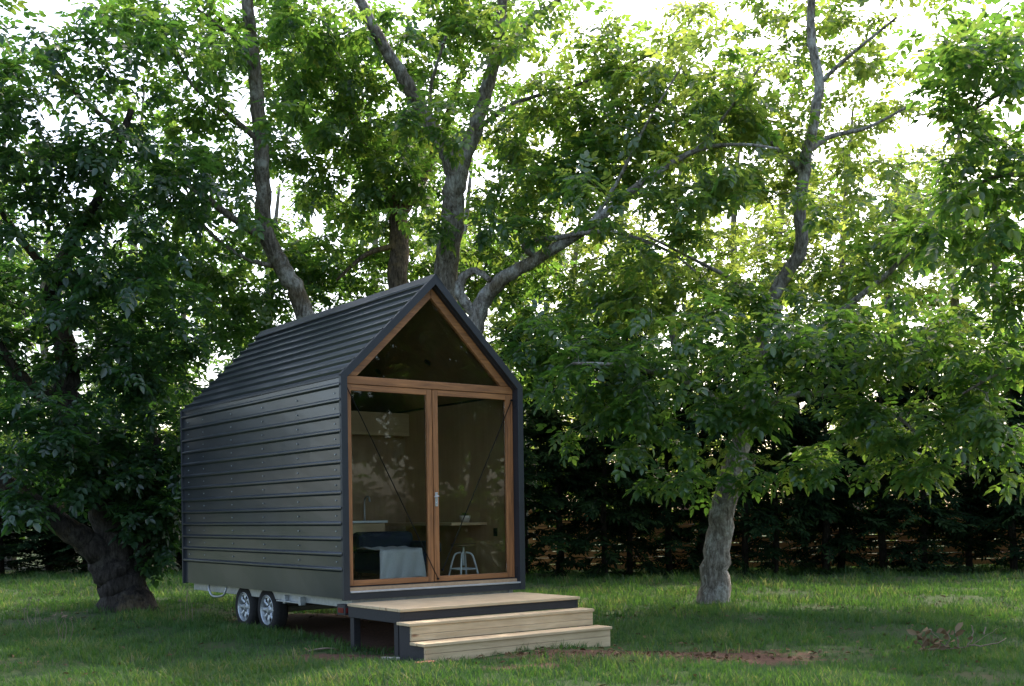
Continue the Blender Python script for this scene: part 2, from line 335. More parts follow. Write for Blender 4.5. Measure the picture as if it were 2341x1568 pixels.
tree('walnut_tree','walnut tree with pale leaning trunk standing alone in the lawn right of the tiny house','tree',[
 [(1632,1372,18,.25),(1640,1260,18,.215),(1658,1130,18,.19),(1700,990,18.1,.155),(1735,850,18.3,.13),(1755,715,18.4,.115),(1795,630,18.4,.110),(1832,565,18.3,.108),(1828,470,18.2,.10),(1838,390,18.1,.095),(1857,290,18,.085),(1872,190,17.9,.077),(1854,80,17.8,.068),(1860,-80,17.6,.055)],
 [(1840,350,18.1,.055),(1900,312,18.2,.04),(1985,290,18,.028),(2100,230,17.6,.018)],
 [(1735,850,18.3,.08),(1860,760,17.8,.06),(2000,650,17.2,.045),(2130,540,16.6,.03),(2310,470,16,.018)],
 [(1705,975,18.1,.075),(1600,890,17.4,.055),(1450,840,16.6,.035),(1310,830,16,.02)],
 [(1720,930,18.2,.065),(1850,900,17.2,.045),(2010,930,16.2,.03),(2120,1010,15.6,.018)],
 [(1745,720,18.4,.05),(1690,650,18,.04),(1600,600,17.5,.026),(1480,540,17.2,.016)],
 [(1874,190,17.9,.042),(1950,120,17.5,.028),(2050,40,17,.018)],
 [(1836,400,18.1,.045),(1740,300,18,.03),(1640,180,17.8,.018)]],
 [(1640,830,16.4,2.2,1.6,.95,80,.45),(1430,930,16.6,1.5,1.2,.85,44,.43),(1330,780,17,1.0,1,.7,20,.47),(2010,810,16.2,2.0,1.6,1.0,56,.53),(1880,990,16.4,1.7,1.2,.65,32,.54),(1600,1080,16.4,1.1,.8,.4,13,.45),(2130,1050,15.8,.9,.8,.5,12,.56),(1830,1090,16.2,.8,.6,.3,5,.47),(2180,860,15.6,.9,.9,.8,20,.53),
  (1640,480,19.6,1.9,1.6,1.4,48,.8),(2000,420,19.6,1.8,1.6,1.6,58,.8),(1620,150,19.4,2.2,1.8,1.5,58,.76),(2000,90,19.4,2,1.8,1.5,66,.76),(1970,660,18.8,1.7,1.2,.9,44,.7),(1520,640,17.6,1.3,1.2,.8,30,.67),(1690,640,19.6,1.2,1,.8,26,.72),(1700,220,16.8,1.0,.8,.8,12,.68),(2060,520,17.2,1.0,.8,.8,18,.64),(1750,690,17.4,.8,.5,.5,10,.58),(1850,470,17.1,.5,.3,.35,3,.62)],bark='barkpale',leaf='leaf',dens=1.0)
tree('walnut_tree','tall walnut tree behind the cabin whose grey trunk forks into a wide Y','tree',[
 [(1008,1320,19.5,.28),(1012,900,19.5,.25),(1020,640,19.5,.21),(1034,500,19.5,.195),(1040,400,19.4,.19),(1000,310,19.3,.135),(930,190,19,.115),(868,90,18.7,.095),(810,-30,18.4,.08),(760,-150,18,.05)],
 [(1040,405,19.4,.155),(1085,300,19.4,.13),(1112,200,19.3,.115),(1140,100,19.2,.095),(1150,-20,19,.08),(1170,-150,19,.05)],
 [(1138,110,19.2,.06),(1200,60,19,.05),(1300,-20,18.6,.035)],
 [(1085,300,19.4,.05),(1180,235,19,.036),(1330,190,18.4,.025),(1500,120,17.8,.016)],
 [(985,290,19.2,.045),(985,200,19,.032),(1020,80,18.5,.022)]],
 [(850,230,20.4,1.9,1.5,1.4,66,.53),(1010,90,20.4,1.8,1.5,1.2,64,.55),(1200,330,20,1.5,1.5,1.2,52,.6),(1290,120,18.8,1.6,1.6,1.3,54,.64),(1270,480,18.8,1.1,1.1,.8,27,.6),(870,430,21,1.2,1.1,.8,36,.5),(700,40,18.8,1.2,1.3,.9,36,.5),(1030,250,18,1.1,.6,.8,12,.5),(960,500,18.6,.7,.5,.4,6,.5),(1150,520,19.8,1.0,.9,.8,20,.55),(1160,440,18.2,.6,.5,.6,7,.55),(1060,30,19.8,1.2,1,.6,28,.58),(900,60,17.6,.8,.5,.5,6,.5)],dens=1.0)
tree('walnut_tree','walnut tree behind the cabin roof with slender trunk bending to the left','tree',[
 [(800,1320,19.8,.22),(770,900,19.8,.19),(700,720,19.6,.165),(645,610,19.4,.15),(605,520,19.2,.14),(600,400,19,.13),(590,250,18.8,.12),(572,60,18.5,.105),(556,-100,18.3,.07)],
 [(590,535,19.2,.07),(520,490,18.8,.06),(370,375,18,.05),(250,280,17.3,.04),(150,190,16.7,.035),(80,100,16.2,.02)],
 [(640,610,19.4,.05),(560,590,19.2,.035),(470,520,19,.028),(420,420,18.6,.018)],
 [(590,320,18.9,.055),(520,260,18.4,.045),(430,180,17.8,.03),(360,40,17.2,.022)],
 [(580,120,18.6,.05),(540,90,18.4,.04),(450,20,18,.025)]],
 [(420,330,19.2,1.4,1.4,1.4,60,.46),(710,330,20.8,1.4,1.1,1.3,52,.51),(410,620,19.4,1.4,1.3,1.0,56,.39),(670,90,20,1.6,1.2,1.2,58,.51),(390,90,17.8,1.4,1.5,1.2,58,.45),(480,830,20.4,1.4,1.4,.9,56,.35),(730,620,21.4,1.0,.9,.8,32,.5),(560,1000,21,1.2,1,.8,30,.31),(560,720,21,1.1,1,.8,42,.39),(500,420,17.8,.9,.6,.9,10,.42),(470,120,17,.9,.6,.8,10,.46),(545,560,21,1.0,1,.9,28,.48),(615,250,17.8,.6,.4,.6,4,.46)],leaf='leaf',dens=1.0)
tree('walnut_tree','walnut tree directly behind the ridge with short brown rough trunk','tree',[
 [(905,1310,21.5,.25),(908,800,21.5,.22),(910,640,21.5,.19),(908,500,21.5,.18),(870,400,21.4,.12),(800,250,21,.08),(760,100,20.6,.04)],
 [(908,500,21.5,.13),(960,420,21.6,.10),(1010,300,21.7,.07),(1060,150,21.6,.035)],
 [(912,560,21.5,.06),(840,580,21.2,.045),(770,640,21,.025)]],
 [(780,330,22.2,1.6,1.3,1.4,54,.55),(790,590,22.6,1.4,1.0,.9,56,.5),(940,350,23,1.3,1.2,1.2,46,.55),(1150,600,22.6,1.4,1.0,1.0,52,.55),(720,180,22,1.4,1.3,1.2,40,.55),(1000,620,23,1.2,.9,.8,40,.55)],bark='barkbrown',leaf='leaf',dens=1.0)
tree('walnut_tree','walnut tree right of the ridge with pale limb reaching out over the lawn','tree',[
 [(1040,1320,19,.22),(1060,900,19,.18),(1090,730,19,.15),(1135,650,18.8,.125),(1230,590,18.5,.098),(1350,515,18.1,.08),(1470,415,17.7,.06),(1590,345,17.3,.04),(1690,330,16.9,.024),(1780,340,16.6,.014)],
 [(1090,725,19,.09),(1055,680,18.9,.09),(1055,640,18.9,.08),(1085,618,18.9,.06),(1120,640,18.7,.045)],
 [(1230,590,18.5,.065),(1200,560,18.4,.055),(1290,540,18.2,.042),(1400,530,17.8,.032),(1520,570,17.4,.022),(1590,620,17,.016)],
 [(1350,515,18.1,.042),(1420,400,17.8,.03),(1480,280,17.4,.02),(1560,150,17,.014)],
 [(1590,345,17.3,.033),(1660,260,17,.023),(1740,150,16.7,.014)]],
 [(1400,380,19,1.5,1.2,.9,46,.65),(1560,230,18.2,1.6,1.4,1.1,50,.76),(1720,300,17.8,1.3,1.2,.9,32,.8),(1400,250,18.4,1.3,1.4,1.1,46,.66),(1260,690,19.4,1.1,.9,.6,30,.55),(1410,660,18.6,1.1,.9,.6,32,.68),(1230,830,18.8,.7,.8,.9,28,.43),(1340,450,16.8,.8,.6,.5,9,.63),(1600,430,17.0,1.3,.9,.7,34,.72)],bark='barkpale',dens=1.0)
tree('walnut_tree','old walnut tree on the left with thick low trunk splitting into leaning stems','tree',[
 [(290,1398,17.3,.42),(272,1330,17.3,.34),(225,1265,17.2,.22),(150,1205,17,.175),(60,1140,16.8,.155),(-20,1070,16.6,.13),(-150,900,16.2,.10),(-200,600,15.8,.06)],
 [(275,1345,17.3,.30),(260,1240,17.4,.25),(215,1080,17.5,.21),(160,930,17.5,.19),(150,800,17.5,.17),(120,680,17.4,.13),(160,560,17.2,.10),(230,440,17,.07),(300,250,16.6,.045)],
 [(160,920,17.5,.14),(90,900,17.3,.12),(30,840,17,.09),(-60,700,16.6,.055)],
 [(300,1350,17.3,.18),(330,1250,17.5,.12),(350,1130,17.6,.08),(360,1000,17.6,.045)],
 [(130,640,17.4,.08),(60,560,17,.06),(0,480,16.7,.045)]],
 [(200,640,16.8,1.7,1.5,.85,60,.34),(60,970,16.2,1.1,1.0,.8,50,.3),(350,1000,17.6,.7,.9,1.2,62,.28),(230,420,16.8,1.8,1.5,1.1,64,.4),(90,150,15.8,1.7,1.6,1.3,70,.45),(300,800,17.2,1.2,1.1,.9,54,.3),(365,1200,17.4,.45,.5,.8,34,.28),(210,1070,17.0,.8,.7,.5,28,.3),(30,400,15.8,1.1,1.1,1.1,40,.4),(30,1150,15.9,.6,.5,.35,10,.3),(10,640,17.4,1.1,1.2,.8,40,.36),(20,800,17.4,1.0,1,.6,30,.32),(310,1180,17.0,.4,.35,.4,10,.28)],bark='barkdark',leaf='leafdark',dens=1.0)  # this tree's shade is put into darker bark and leaf colours
tree('walnut_tree','walnut tree at the right edge whose dark leafy boughs hang into the scene','tree',[
 [(2760,1420,14.5,.3),(2740,1100,14.5,.25),(2700,800,14.4,.22),(2640,500,14.2,.18),(2580,200,14,.12),(2520,-100,13.8,.07)],
 [(2640,500,14.2,.1),(2480,420,13.9,.05),(2300,400,13.6,.03),(2200,440,13.4,.015)],
 [(2580,200,14,.08),(2420,190,13.6,.045),(2300,210,13.2,.025),(2230,250,13,.012)],
 [(2700,800,14.4,.1),(2520,780,14.4,.05),(2330,830,14.4,.03),(2200,900,14.5,.015)]],
 [(2260,190,13,.95,1.2,1.0,42,.48),(2230,500,13.6,.85,1.1,.8,26,.48),(2330,330,13.6,.9,1.1,.9,28,.5),(2270,800,14.4,.9,1,.7,26,.5),(2190,960,14.8,.8,.8,.5,15,.57),(2330,1000,14.8,.6,.8,.6,11,.54),(2320,640,14,.7,.9,.6,16,.5)],leaf='leaf',dens=1.0)
# unseen trees added right of the frame to keep bright sky out of the glass
for i,(x,y,hh) in enumerate(((12.5,9.0,10.5),(16.5,6.0,11),(20.5,10.5,11),(17,2.0,11))):
    px=PX+x/y*FX; k=FX/y; g=1177+H*k
    tree('background_tree','dense leafy tree added unseen beyond the right edge to darken the glass','tree',[
     [(px,g,y,.25),(px+.2*k,g-hh*.35*k,y,.2),(px-.2*k,g-hh*.65*k,y,.12),(px,g-hh*k,y,.04)]],
     [(px,g-hh*.72*k,y,2.4,2.4,2.8,84,.45),(px,g-hh*.40*k,y,2.6,2.4,1.9,60,.45),(px,g-hh*.15*k,y,2.4,2.2,1.0,28,.45)],bark='barkdark',leaf='leaf',lsc=2.3,dens=1.0,group='unseen trees added to darken the glass')
# mid-distance trees behind the lawn, backlight put into a paler leaf colour
for i,(px,Y,hh) in enumerate(((1330,29,9.5),(1560,28,10.5),(1800,30,11),(2060,28,10.5),(2300,30,11.5),(1080,30,11),(640,29,10),(250,30,9.5),(-80,28,8.5),(440,31,9),(120,32,10.5),(880,32,12.5),(1440,32,13),(1950,32,13),(2200,31,13),(1700,33,14),(1200,33,14),(20,33,14),(330,33,14))):
    g=1177+H*FX/Y; k=FX/Y
    tree('background_tree','tall yellow green backlit tree rising behind the conifer hedge','tree',[
     [(px,g,Y,.2),(px+.2*k,g-hh*.35*k,Y,.16),(px-.3*k,g-hh*.65*k,Y,.10),(px,g-hh*k,Y,.03)]],
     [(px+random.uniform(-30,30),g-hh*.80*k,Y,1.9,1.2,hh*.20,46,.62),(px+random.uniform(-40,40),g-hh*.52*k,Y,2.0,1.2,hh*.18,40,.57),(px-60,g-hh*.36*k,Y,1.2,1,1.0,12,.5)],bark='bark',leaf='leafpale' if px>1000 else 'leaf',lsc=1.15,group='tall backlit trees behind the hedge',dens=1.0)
# far trees
far=[(-120,33,6.5),(160,36,6.5),(420,34,6.5),(700,37,8),(960,35,7.5),(1250,38,7.5),(1480,36,6),(1720,40,6.5),(1960,37,6),(2220,39,6.5),(2480,36,6.5)]
for i,(px,Y,hh) in enumerate(far):
    g=1177+H*FX/Y; k=FX/Y; top=g-hh*k
    dens=1.0 if px<1300 else .65
    tree('background_tree','pale green leafy tree standing far behind the walnut trees','tree',[
     [(px,g,Y,.22),(px+random.uniform(-20,20),g-hh*.35*k,Y,.18),(px+random.uniform(-50,50),g-hh*.65*k,Y,.12),(px+random.uniform(-60,60),top,Y,.04)]],
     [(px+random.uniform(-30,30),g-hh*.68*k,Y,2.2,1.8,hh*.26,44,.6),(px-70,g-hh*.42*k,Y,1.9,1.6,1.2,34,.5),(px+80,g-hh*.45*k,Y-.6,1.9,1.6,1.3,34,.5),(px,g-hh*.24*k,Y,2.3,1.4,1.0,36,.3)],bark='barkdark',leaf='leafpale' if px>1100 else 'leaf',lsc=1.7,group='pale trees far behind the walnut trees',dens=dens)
# conifer hedge
def conifer(seed):
    rr=random.Random(seed); hh=rr.uniform(4.8,5.6); root=empty('conifer_tree',(0,0,0))
    mb=MB(); pts=[(rr.gauss(0,.02),rr.gauss(0,.02),-.1+hh*i/8) for i in range(9)]; mb.tube(pts,[.075*(1-i/9)+.012 for i in range(9)],n=9,noise=.08).build('trunk','barkdark',root,smooth=True,recalc=False)
    br=MB(); P=[];D=[];U=[];Sc=[];T=[]
    z=.28
    while z<hh:
        L=(.3+1.0*(1-z/hh)**.6)*rr.uniform(.6,1.2)
        if z<.8: L*=.8
        a=rr.uniform(0,6.283); d=Vector((math.cos(a),math.sin(a),0)); q=Vector((0,0,z)); pts=[q+d*L*t+Vector((0,0,.12*L*t-.35*L*t*t)) for t in(0,.33,.66,1)]
        br.tube(pts,[.014,.011,.008,.004],n=4,cap=False)
        for _ in range(int(10*L)+2 if z>1.2 else int(6.5*L)):
            t=rr.uniform(.2,1); p=q+d*L*t+Vector((0,0,.12*L*t-.35*L*t*t)); s_=Vector((-d.y,d.x,0))*rr.gauss(0,.9)
            P.append(tuple(p)); D.append(tuple(d+s_+Vector((0,0,rr.uniform(-.7,.15))))); U.append((rr.gauss(0,.3),rr.gauss(0,.3),1)); Sc.append(rr.uniform(.8,1.35)); T.append(rr.random())
        z+=.055 if z>1.2 else .066
    tag(br.build('branches','barkdark',root,recalc=False),kind='stuff'); cloud('crown','needle',root,P,D,U,Sc,T,FRO)
    return root
def copy_tree(o,parent=None):
    c=o.copy(); C.objects.link(c); c.parent=parent
    for ch in list(o.children): copy_tree(ch,c)
    return c
protos=[conifer(i) for i in range(3)]; used=set()
k=0
for i in range(18):
    x=.2+i*.84+random.uniform(-.25,.25); y=25.2+random.uniform(-.5,.5)
    pr=protos[k%3]; k+=1
    o=pr if pr.name not in used else copy_tree(pr); used.add(pr.name)
    o.location=(x,y,0); o.rotation_euler=(0,0,random.uniform(0,6.28)); o.scale=(random.uniform(.9,1.15),)*2+(random.uniform(.8,1.15),)
    tag(o,'dark conifer in the tall hedge row behind the lawn, right of the cabin','conifer','conifers forming the dark hedge behind the lawn')
for i in range(9):
    x=-13.5+i*1.0+random.uniform(-.2,.2); o=copy_tree(protos[i%3]); o.location=(x,30+random.uniform(-.4,.4),0); o.rotation_euler=(0,0,random.uniform(0,6.28)); o.scale=(1.25,1.25,random.uniform(.4,.6))
    tag(o,'low dark conifer in the hedge far behind the old left walnut','conifer','conifers in the left hedge')
# fence behind hedge
fx0,fx1,fy=.4,17.,27.2
fr=empty('timber_fence',(fx0,fy,0),label='orange brown horizontal slat fence glimpsed through the conifer hedge',cat='fence')
sm=MB()
for i in range(9): sm.box(0,0,.06+i*.155,fx1-fx0,.022,.06+i*.155+random.uniform(.125,.15))
sm.build('slat_panel','fence',fr)
for i in range(8): MB().box(i*2.35,.024,-.1,i*2.35+.1,.124,1.55).build('post','fence',fr,bevel=.004)
# ---------------------------------------------------------------- ground and grass
HX,HY,HA=-1.8027,12.05,R(36.9)
def hloc(a,b):   # house frame -> world
    return HX+a*math.cos(HA)-b*math.sin(HA),HY+a*math.sin(HA)+b*math.cos(HA)
dirt=[(at(1560,1502,11.0),1.4,.58),(at(1370,1498,11.1),.95,.5),(at(1200,1535,10.3),.6,.18),(at(800,1505,11.3),.9,.35)]
def dirtv(x,y):
    d=0*x
    for c,rx,ry in dirt: d=np.maximum(d,1.15-np.sqrt(((x-c.x)/rx)**2+((y-c.y)/ry)**2)*.75)
    a=(x-HX)*math.cos(HA)+(y-HY)*math.sin(HA); b=-(x-HX)*math.sin(HA)+(y-HY)*math.cos(HA)
    ins=np.clip(np.minimum.reduce([a-.1,2.4-a,b+1.4,4.7-b])*3,0,.8)
    return np.clip(np.maximum(d,ins),0,1.2)
def gz(x,y): return .035*np.sin(x*.9+1.3)*np.sin(y*.8)+.02*np.sin(x*2.3+y*1.7)
xs=np.concatenate([[-900,-300,-120,-60,-35],np.arange(-20,20.1,.2),[35,60,120,300,900]]); ys=np.concatenate([[-900,-300,-100,-30,-5],np.arange(4,34.1,.2),[45,70,130,300,900]])
XX,YY=np.meshgrid(xs,ys); ZZ=gz(XX,YY)*np.clip(1-np.maximum(np.abs(XX)-18,0)/10,0,1)*np.clip(1-np.maximum(YY-32,0)/8,0,1)*np.clip((YY-2)/3,0,1)
gm=MB(); nx=len(xs); gm.v=list(map(tuple,np.stack([XX,YY,ZZ],-1).reshape(-1,3).tolist()))
gm.f=[(j*nx+i,j*nx+i+1,(j+1)*nx+i+1,(j+1)*nx+i) for j in range(len(ys)-1) for i in range(nx-1)]
go=gm.build('ground','ground',None,smooth=True,recalc=False); tag(go,'shaded lawn ground with patches of bare soil','ground',kind='structure')
da=go.data.attributes.new('dirt','FLOAT','POINT'); da.data.foreach_set('value',dirtv(XX,YY).ravel().astype(np.float32))
def scatter(n,y0,y1,pad=1.5):
    y=rng.uniform(y0,y1,n*2); hw=.46*y+pad; x=rng.uniform(-1,1,n*2)*(.46*y1+pad); ok=np.abs(x)<hw; return x[ok][:n],y[ok][:n]
gx=[];gy=[];gs=[]
for n,a,b,s in((18000,8.3,11,.85),(19000,11,15,1.0),(15000,15,21,1.25),(11000,21,30,1.6)):
    x,y=scatter(n,a,b); gx.append(x);gy.append(y);gs.append(np.full(len(x),s))
gx=np.concatenate(gx);gy=np.concatenate(gy);gs=np.concatenate(gs)
patch=np.sin(gx*1.7+.6*np.sin(gy*2.1))*np.sin(gy*1.9+1.1*np.sin(gx*1.3))+.6*np.sin(gx*5.1+gy*3.3)*np.sin(gy*4.7-gx*2.2)
keep=(dirtv(gx,gy)+rng.uniform(-.3,.3,len(gx))<.42)&(patch+rng.uniform(-.3,1.6,len(gx))>-.05)
gx,gy,gs,patch=gx[keep],gy[keep],gs[keep],patch[keep]; n=len(gx)
ang=rng.uniform(0,6.283,n)
cl=cloud('grass','grass',None,np.stack([gx,gy,gz(gx,gy)],1),np.stack([np.cos(ang),np.sin(ang),0*ang],1),np.stack([rng.normal(0,.1,n),rng.normal(0,.1,n),np.ones(n)],1),gs*rng.uniform(.45,1.2,n)*(1+.34*np.clip(patch,-1,1.3)),np.clip(.42+.19*patch+rng.normal(0,.2,n),0,1),TUF)
tag(cl,'uneven green grass covering the shaded lawn','grass',kind='stuff')
x,y=scatter(1500,8.6,22)
x2=rng.normal(dirt[0][0].x-.4,.9,240); y2=rng.normal(dirt[0][0].y,.25,240); x=np.concatenate([x,x2]); y=np.concatenate([y,y2]); ang=rng.uniform(0,6.28,len(x))
lt=cloud('leaf_litter','litter',None,np.stack([x,y,gz(x,y)+.01+rng.uniform(0,.02,len(x))],1),np.stack([np.cos(ang),np.sin(ang),rng.normal(0,.25,len(x))],1),np.stack([rng.normal(0,.3,len(x)),rng.normal(0,.3,len(x)),np.ones(len(x))],1),rng.uniform(.3,.75,len(x)),rng.random(len(x)),ONE)
tag(lt,'small brown fallen leaves scattered through the grass','fallen leaves',kind='stuff')
# ---------------------------------------------------------------- tiny house
W,L=2.4,4.69; ZB,ZE,ZR,ZF=.535,2.955,4.13,.655
house=empty('tiny_house',(HX,HY,0),HA,label='charcoal ribbed metal tiny house on wheels with cedar framed glass front',cat='tiny house')
sl_=(ZR-ZE)/(W/2); sa=math.atan(sl_)
def ribs(total,n,start,rib=.034,foot=.056,top=.020,ph=.4):
    pts=[(0,0)]; pitch=(total-start)/n
    for i in range(n):
        c=start+pitch*(i+ph)
        pts+=[(c-foot/2,0),(c-foot*.42,.003),(c-top*.6,rib*.93),(c-top*.35,rib),(c+top*.35,rib),(c+top*.6,rib*.93),(c+foot*.42,.003),(c+foot/2,0)]
    pts.append((total,0)); return pts
WS=.25
pw=ribs(ZE-ZB,13,WS); pr_=ribs(math.hypot(W/2,ZR-ZE),10,.0,ph=.42)
ysn=[.004]+[L*i/12 for i in range(1,12)]+[L]
def dent(y,t): return .0022*math.sin(y*2.7+t*1.9)*math.sin(t*2.3+y*.8)
wl=MB(); wl.sheet([[(-o_-dent(y,t)*3,y,ZB+t) for t,o_ in pw] for y in ysn]); wl.build('wall_cladding','clad',house)
wr=MB(); wr.sheet([[(W+o_,y,ZB+t) for t,o_ in pw] for y in ysn]); wr.build('wall_cladding','clad',house)
nx_,nz_=-math.sin(sa),math.cos(sa)
rl=MB(); rl.sheet([[(t*math.cos(sa)+(o_+dent(y,t)*2)*nx_,y,ZE+t*math.sin(sa)+(o_+dent(y,t)*2)*nz_) for t,o_ in pr_] for y in ysn]); rl.build('roof_cladding','clad',house)
rrf=MB(); rrf.sheet([[(W-t*math.cos(sa)-o_*nx_,y,ZE+t*math.sin(sa)+o_*nz_) for t,o_ in pr_] for y in ysn]); rrf.build('roof_cladding','clad',house)
MB().prism([(0,ZB),(W,ZB),(W,ZE),(W/2,ZR),(0,ZE)],L-.03,L-.004).build('rear_wall','clad',house)
# flashings
MB().prism([(W/2-.11,ZR-.11*sl_+.036),(W/2,ZR+.044),(W/2+.11,ZR-.11*sl_+.036),(W/2+.11,ZR-.11*sl_+.042),(W/2,ZR+.051),(W/2-.11,ZR-.11*sl_+.042)],-.022,L+.02).build('ridge_cap','flash',house)
def off(x,d): return ZE+x*sl_+d/math.cos(sa)
Y0,Y1=.085,.155; WG=.046
fb,fo,fi=-.050,-.062,-.150
for sgn in(0,1):
    X=(lambda x:x) if sgn==0 else (lambda x:W-x)
    MB().prism([(X(-.028),ZE-.012),(X(-.032),ZE+.008),(X(W/2),ZR+.042),(X(W/2),off(W/2,fb)),(X(WG+.002),off(WG+.002,fb)),(X(WG+.002),ZE-.02)],-.018,.03).build('barge_flashing','flash',house,bevel=.003)
    MB().prism([(X(.0),ZE-.03),(X(W/2-.001),ZR-.03),(X(W/2-.001),off(W/2,fo+.002)),(X(WG),off(WG,fo+.002)),(X(WG),ZE-.06)],.031,.24).build('soffit_lining','flash',house)
    MB().box(min(X(-.030),X(WG+.002)),-.018,ZB-.012,max(X(-.030),X(WG+.002)),.03,ZE-.014).build('corner_flashing','flash',house,bevel=.003)
    MB().box(min(X(.002),X(WG)),.031,ZB,max(X(.002),X(WG)),.24,ZE-.05).build('wing_wall','flash',house)
    MB().prism([(X(-.014),ZE-.022),(X(-.014),ZE+.001),(X(.014),off(.014,.012)),(X(.014),off(.014,.008)),(X(-.010),ZE-.001),(X(-.010),ZE-.022)],.031,L+.01).build('eave_flashing','flash',house)
    MB().box(min(X(-.036),X(.04)),L-.002,ZB-.012,max(X(-.036),X(.04)),L+.03,ZE).build('corner_flashing','flash',house,bevel=.004)
# screws
sc=MB()
pit=(ZE-ZB-WS)/13
for y in(.18,1.1,2.05,3.0,3.95,4.5):
    for i in range(13):
        z=ZB+WS+pit*(i+.9); sc.lathe([(.0,-.012),(.009,-.012),(.009,-.002),(.0,.0)],(-.0,y,z),'x',6)
tag(sc.build('screw','galv',house),kind='stuff')
# floor slab, linings
MB().box(.06,.031,ZB+.02,W-.06,L-.04,ZF).build('floor','floor',house)
MB().box(.050,.25,ZF,.07,L-.04,ZE-.1).build('wall_lining','plyr',house)
MB().box(W-.07,.25,ZF,W-.050,L-.04,ZE-.1).build('wall_lining','plyr',house)
for sgn in(0,1):
    X=(lambda x:x) if sgn==0 else (lambda x:W-x)
    MB().prism([(X(.05),off(.05,-.07)),(X(W/2),off(W/2,-.07)),(X(W/2),off(W/2,-.085)),(X(.05),off(.05,-.085))],.242,L-.04).build('ceiling_lining','plyd',house)
MB().box(.072,2.55,ZF,W-.072,2.59,2.56).build('partition','plyd',house)
MB().box(.072,2.42,2.52,W-.072,2.549,2.83).build('loft_beam','loft',house,bevel=.004)
MB().box(.072,2.55,2.56,W-.072,4.6,2.60).build('loft_floor','plyr',house)
for i,(a,b) in enumerate(((1.86,1.2),(1.84,2.4))):
    zc=off(W-a,-.088); d_=MB().lathe([(.0,-.004),(.032,-.006),(.045,-.012),(.045,.0)],(0,0,0),'z',18).build('downlight','black',house,smooth=False); d_.location=(a,b,zc); d_.rotation_euler=(0,sa,0)
# sill
MB().box(WG+.003,-.012,ZB-.01,W-WG-.003,.03,.597).build('base_flashing','flash',house)
MB().box(WG+.003,-.03,.600,W-WG-.003,.15,.618).build('door_sill','alu',house,bevel=.003)
MB().box(WG+.003,.06,.6185,W-WG-.003,.2,.662).build('threshold','black',house)
# timber frame
MB().box(WG+.003,Y0,2.875,W-WG-.003,Y1,2.962).build('transom','cedarx',house,bevel=.004)
for a in(WG+.003,W-WG-.031): MB().box(a,Y0+.004,.664,a+.028,Y1-.004,2.873).build('door_jamb','cedarz',house,bevel=.003)
gw=empty('gable_window',(0,0,0)); gw.parent=house
zat=off
def xat(z,d): return (z-d/math.cos(sa)-ZE)/sl_
for sgn in(0,1):
    X=(lambda x:x) if sgn==0 else (lambda x:W-x)
    e=.0015
    MB().prism([(X(max(.05,xat(2.965,fo))),2.965),(X(W/2-e),zat(W/2,fo)),(X(W/2-e),zat(W/2,fi)),(X(xat(2.965,fi)),2.965)],Y0,Y1).build('gable_rafter','cedarx',gw,bevel=.004)
MB().prism([(xat(2.968,fi)+.004,2.968),(W/2,zat(W/2,fi)-.004),(W-xat(2.968,fi)-.004,2.968)],.116,.121).build('glass','glass',gw)
for nm,a,b in(('door',WG+.033,1.195),('door',1.205,W-WG-.033)):
    d=empty(nm,(a,0,0)); d.parent=house; wd=b-a; st=.07
    MB().box(0,Y0+.006,.668,st,Y1-.006,2.870).build('stile','cedarz',d,bevel=.004); MB().box(wd-st,Y0+.006,.668,wd,Y1-.006,2.870).build('stile','cedarz',d,bevel=.004)
    MB().box(st+.001,Y0+.008,2.805,wd-st-.001,Y1-.008,2.870).build('rail','cedarx',d,bevel=.004); MB().box(st+.001,Y0+.008,.668,wd-st-.001,Y1-.008,.728).build('rail','cedarx',d,bevel=.004)
    MB().box(st+.002,.116,.730,wd-st-.002,.121,2.803).build('glass','glass',d)
    if a>1:
        hb=MB(); hb.box(.016,Y0-.003,1.53,.052,Y0+.0055,1.69); hb.build('lock_plate','alu',d,bevel=.003)
        hm=MB(); hm.tube([(.034,Y0,1.645),(.034,Y0-.045,1.645),(.026,Y0-.055,1.645),(-.03,Y0-.055,1.64)],[.008,.008,.008,.007],8); hm.build('handle','alu',d,smooth=True)
        MB().lathe([(.0,-.012),(.010,-.012),(.010,0)],(.034,Y0-.003,1.565),'y',10).build('keyhole','alu',d)
# diagonal stays
for p,q in(((.075,.07,2.86),(1.235,.07,.70)),((W-.075,.07,2.80),(1.30,.07,.80))):
    mb=MB(); mb.tube([p,q],.0058,8)
    for e_ in(p,q): mb.lathe([(0,-.01),(.012,-.01),(.012,.012),(0,.012)],e_,'y',10)
    mb.build('stay_rod','rod',house)
MB().box(W-.056,.02,2.70,W-.049,.08,2.80).build('hinge','black',house); MB().box(W-.056,.02,.70,W-.049,.08,.80).build('hinge','black',house)
# fixed joinery inside
MB().box(1.80,.62,1.300,W-.072,2.3,1.335).build('desk_shelf','loft',house,bevel=.004)
MB().box(W-.085,.40,1.16,W-.0715,.47,1.26).build('wall_socket','black',house,bevel=.003)
kb=empty('kitchen_bench',(0,0,0)); kb.parent=house
MB().box(1.15,2.0,ZF,1.68,2.548,1.34).build('cabinet','loft',kb,bevel=.004); MB().box(1.12,1.97,1.341,1.70,2.548,1.37).build('bench_top','white',kb,bevel=.004)
t=MB(); pts,rd=smoothpath([(1.6,2.4,1.37),(1.6,2.4,1.62),(1.6,2.36,1.68),(1.6,2.28,1.68),(1.6,2.26,1.62)],[.012]*5,4); t.tube(pts,rd,8).build('tap','alu',kb,smooth=True)
